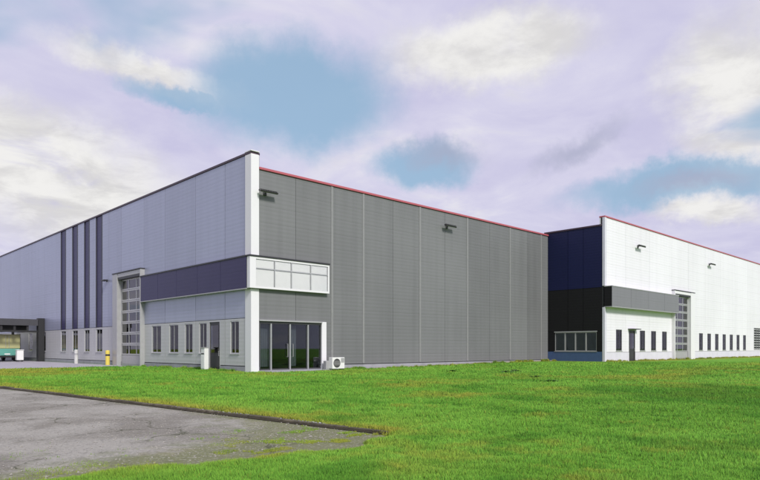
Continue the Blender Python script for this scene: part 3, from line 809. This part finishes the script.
MB().box(-1.2, 1.2, 0, 5.4, 1.35, 2.85, bev=.04).build('cargo_box', M['truck_yellow'], tr)
MB().box(-1.17, 1.17, .02, 5.38, .62, 1.345, bev=.03).build('lower_body', M['truck_teal'], tr)
for s in (-.6, .6):
    d = MB().box(s - .57, s + .57, -.03, -.003, 1.42, 2.78, bev=.008).build('rear_door', M['truck_yellow'], tr)
    MB().tube([(s * .25, -.05, 1.45), (s * .25, -.05, 2.75)], .02, 6).build('lock_bar', M['alu'], d)
MB().box(-1.15, 1.15, -.12, .0, .42, .60, bev=.02).build('bumper', M['rubber'], tr)
for s in (-1, 1): MB().box(s * 1.0 - .1, s * 1.0 + .1, -.02, .0, .70, .95).build('tail_lamp', M['tail'], tr)
MB().box(-.26, .26, -.02, -.002, .72, .84).build('licence_plate', M['white_plastic'], tr)
cb = MB()
cb.box(-1.05, 1.05, 5.5, 6.7, .55, 1.5, bev=.06).box(-1.0, 1.0, 5.5, 6.55, 1.45, 2.4, bev=.12)
cb.build('cab', M['truck_teal'], tr)
MB().box(-1.02, 1.02, 5.65, 6.3, 1.6, 2.15).build('cab_window', M['door_glass'], tr)
for s in (-1, 1):
    for y in (1.1, 6.0):
        w_ = MB().tube([(s * 1.12 - s * .26, y, .45), (s * 1.12, y, .45)], .45, 20).build('wheel', M['rubber'], tr)
        MB().tube([(s * 1.121, y, .45), (s * 1.13, y, .45)], .25, 14).build('rim', M['alu'], w_)
bn = empty('white_container', (-2.15, 41.0, .03)); tag(bn, 'white plastic container on the paving behind the truck', 'container')
MB().box(-.32, .32, -.3, .3, .14, 1.15, bev=.04).build('tub', M['white_plastic'], bn)
MB().box(-.35, .35, -.34, .34, 1.153, 1.24, bev=.03).build('lid', M['white_plastic'], bn)
for sx in (-.25, .25):
    for sy in (-.22, .22): MB().tube([(sx - .03, sy, .07), (sx + .03, sy, .07)], .07, 10).build('castor', M['rubber'], bn)

# ================================================================== grass
fwv = np.array([math.cos(R(YAW)), math.sin(R(YAW))]); rtv = np.array([math.sin(R(YAW)), -math.cos(R(YAW))])
def on_lawn(x, y):
    a = x - kerb_x(y)
    lawn_ = (a > -.03)
    near = lawn_z(x, y) > ROAD_Z + .004
    free = ~((x < .0) & (y > 16.1)) & ~((x > -.2) & (y > -.02)) & ~((x > WX - .1) & (y > WY - .1)) & ~((x > 9) & (y > -.8)) & ~((x > .4) & (x < 5.8) & (y > -1.3))
    return (lawn_ | ((y < -22.5) & near)) & free
N = 1150000
d0, d1, p = 4.2, 52., -1.0
uu = rng.random(N); dd = d0 * (d1 / d0) ** uu          # density falls with distance squared
ss = rng.uniform(-.80, .80, N)
px = CAM.x + dd * (fwv[0] + ss * rtv[0]); py = CAM.y + dd * (fwv[1] + ss * rtv[1])
# a ring of lawn round the camera as well, thinner
N2 = 40000
ang = rng.uniform(0, 2 * np.pi, N2); rr = np.sqrt(rng.uniform(.8, 64, N2))
px = np.concatenate([px, CAM.x + rr * np.cos(ang)]); py = np.concatenate([py, CAM.y + rr * np.sin(ang)]); dd = np.concatenate([dd, np.maximum(rr, 4.2)])
# weeds rooted on the worn concrete
N3 = 60000
wx_ = -rng.exponential(2.2, N3); wy_ = YARD_Y + rng.exponential(1.0, N3)
wx_ = wx_ + kerb_x(wy_)
kp = (fbm(wx_, wy_, 2.6, 41) > .58 + .05 * np.clip(wy_ - YARD_Y, 0, 9)) & (wy_ < YARD_Y + 4)
keep = on_lawn(px, py)
px, py, dd = px[keep], py[keep], dd[keep]
pz = lawn_z(px, py)
nl = len(px)
px = np.concatenate([px, wx_[kp]]); py = np.concatenate([py, wy_[kp]]); dd = np.concatenate([dd, np.full(kp.sum(), 6.)]); pz = np.concatenate([pz, np.full(kp.sum(), ROAD_Z)])
def foot(n_, xa, ya, xb, yb, spread):
    t = rng.random(n_); o_ = np.abs(rng.normal(0, spread, n_)); x = xa + (xb - xa) * t; y = ya + (yb - ya) * t
    ok_ = fbm(x * 3, y * 3, .5, 81) > .45
    nxn = np.array([yb - ya, -(xb - xa)]) / math.hypot(xb - xa, yb - ya)
    return (x + nxn[0] * o_)[ok_], (y + nxn[1] * o_)[ok_]
for seg in ((9000, 9., -.84, 32.7, -.84, .10), (1500, 6.6, -.12, 9., -.12, .08), (9000, WX, WY - .12, 84., WY - .12, .14), (5000, -.14, 15., -.14, .3, .08)):
    if seg[1] < 0: fx, fy = foot(seg[0], seg[1], seg[2], seg[3], seg[4], seg[5])
    else: fx, fy = foot(*seg)
    if seg[1] < 0: fx = -.14 - np.abs(fx + .14)
    px = np.concatenate([px, fx]); py = np.concatenate([py, fy]); pz = np.concatenate([pz, lawn_z(fx, fy)]); dd = np.concatenate([dd, np.full(len(fx), 34.)])
n = len(px)
clump = np.clip(1.6 * (fbm(px, py, 1.7, 51) - .5) + .5 + .8 * (vnoise(px, py, 6., 55) - .5), 0, 1.2)
hb = (.026 + .042 * rng.random(n)) * (.45 + 1.05 * clump) * (1 + .016 * np.clip(dd - 8, 0, 40))
nw = nl + int(kp.sum()); hb[nl:nw] *= .55; hb[nw:] *= 1.9
hb *= np.where((py > -22) | (px > kerb_x(py)), 1, .8)
wb_ = (.0038 + .0030 * rng.random(n)) * np.clip(dd / 6.5, .8, 9)
th = rng.uniform(0, 2 * np.pi, n); ln = hb * rng.uniform(.15, .9, n); ph = th + rng.uniform(.6, 2.5, n)
bxv = np.cos(th) * wb_; byv = np.sin(th) * wb_
V = np.empty((n, 3, 3), np.float32)
V[:, 0] = np.stack([px - bxv, py - byv, pz - .01], 1); V[:, 1] = np.stack([px + bxv, py + byv, pz - .01], 1)
V[:, 2] = np.stack([px + np.cos(ph) * ln, py + np.sin(ph) * ln, pz + hb], 1)
me = bpy.data.meshes.new('grass')
me.vertices.add(n * 3); me.vertices.foreach_set('co', V.ravel())
me.loops.add(n * 3); me.loops.foreach_set('vertex_index', np.arange(n * 3, dtype=np.int32))
me.polygons.add(n); me.polygons.foreach_set('loop_start', np.arange(0, n * 3, 3, dtype=np.int32))
me.update(calc_edges=True)
dr = np.clip(dryness(px, py) + (rng.random(n) < .06) * rng.random(n), 0, 1); dr[nl:] = np.clip(dr[nl:] + .3, 0, 1)
set_attr(me, 'dry', np.repeat(dr, 3)); set_attr(me, 'dark_green', np.repeat(dark_greenness(px, py), 3)); tn = rng.random(n); set_attr(me, 'tone', np.stack([tn * .2, tn * .2, tn], 1).ravel())
me.materials.append(M['blade'])
tag(link(bpy.data.objects.new('grass', me)), 'short green lawn grass around the yard and buildings', 'grass', kind='stuff')

# darker weed clumps standing in the lawn
m, nt, b = mat('weed_leaf'); oi = nd(nt, 'ShaderNodeObjectInfo')
nt.links.new(mixc(nt, oi.outputs['Random'], (.030, .085, .012), (.05, .12, .02)), b.inputs['Base Color']); b.inputs['Roughness'].default_value = .5
M['weed'] = m
def weed(x, y, w, hgt, label):
    o = empty('weed_clump', (x, y, float(lawn_z(np.array(x), np.array(y))))); tag(o, label, 'weed', 'dark weed clumps in the lawn')
    mb = MB()
    for k in range(120):
        a = random.uniform(0, 6.28); r = random.uniform(0, w) ; cx, cy = math.cos(a) * r, math.sin(a) * r
        hh = hgt * random.uniform(.4, 1) * (1 - .5 * r / w); t = random.uniform(0, 6.28); lw = random.uniform(.03, .06); ln_ = random.uniform(.1, .25)
        dx, dy = math.cos(t), math.sin(t)
        mb.quad((cx, cy, 0), (cx + dx * ln_ * .5 - dy * lw, cy + dy * ln_ * .5 + dx * lw, hh * .7), (cx + dx * ln_, cy + dy * ln_, hh), (cx + dx * ln_ * .5 + dy * lw, cy + dy * ln_ * .5 - dx * lw, hh * .65))
    mb.build('leaves', M['weed'], o)
weed(10.4, -11.0, .55, .16, 'low dark weed clump, left of the pair in front of the grey wall')
weed(11.6, -10.6, .6, .18, 'low dark weed clump, right of the pair in front of the grey wall')
weed(3.6, -17.8, .35, .12, 'small dark weed patch in the lawn nearest the white wing')
weed(9.2, -7.8, .4, .14, 'small dark weed clump close to the middle of the grey wall')
weed(6.5, -15.3, .35, .12, 'small dark weed patch between the other clumps in the lawn')

# loose grit on the worn concrete
NS = 3500
sx = -rng.exponential(4.0, NS); sy = YARD_Y + .2 + rng.exponential(4.5, NS); sx = sx + kerb_x(sy)
ok = (sy < 6) & (sx > -30); sx, sy = sx[ok], sy[ok]; ns = len(sx)
oc = np.array([(1, 0, 0), (0, 1, 0), (-1, 0, 0), (0, -1, 0), (0, 0, .8), (0, 0, -.5)], float)
of = [(0, 1, 4), (1, 2, 4), (2, 3, 4), (3, 0, 4), (1, 0, 5), (2, 1, 5), (3, 2, 5), (0, 3, 5)]
sr = .004 + .018 * rng.random(ns) ** 3
gv = (oc[None] * sr[:, None, None] * rng.uniform(.6, 1.4, (ns, 6, 1))) + np.stack([sx, sy, np.full(ns, ROAD_Z + .003)], 1)[:, None]
gf = (np.array(of)[None] + (np.arange(ns) * 6)[:, None, None]).reshape(-1, 3)
me = bpy.data.meshes.new('grit'); me.from_pydata(gv.reshape(-1, 3).tolist(), [], gf.tolist()); me.materials.append(plain('grit_stone', (.36, .34, .30), .9, 0, .5, 40.))
tag(link(bpy.data.objects.new('grit', me)), 'loose pale grit scattered over the worn paved yard', 'grit', kind='stuff')
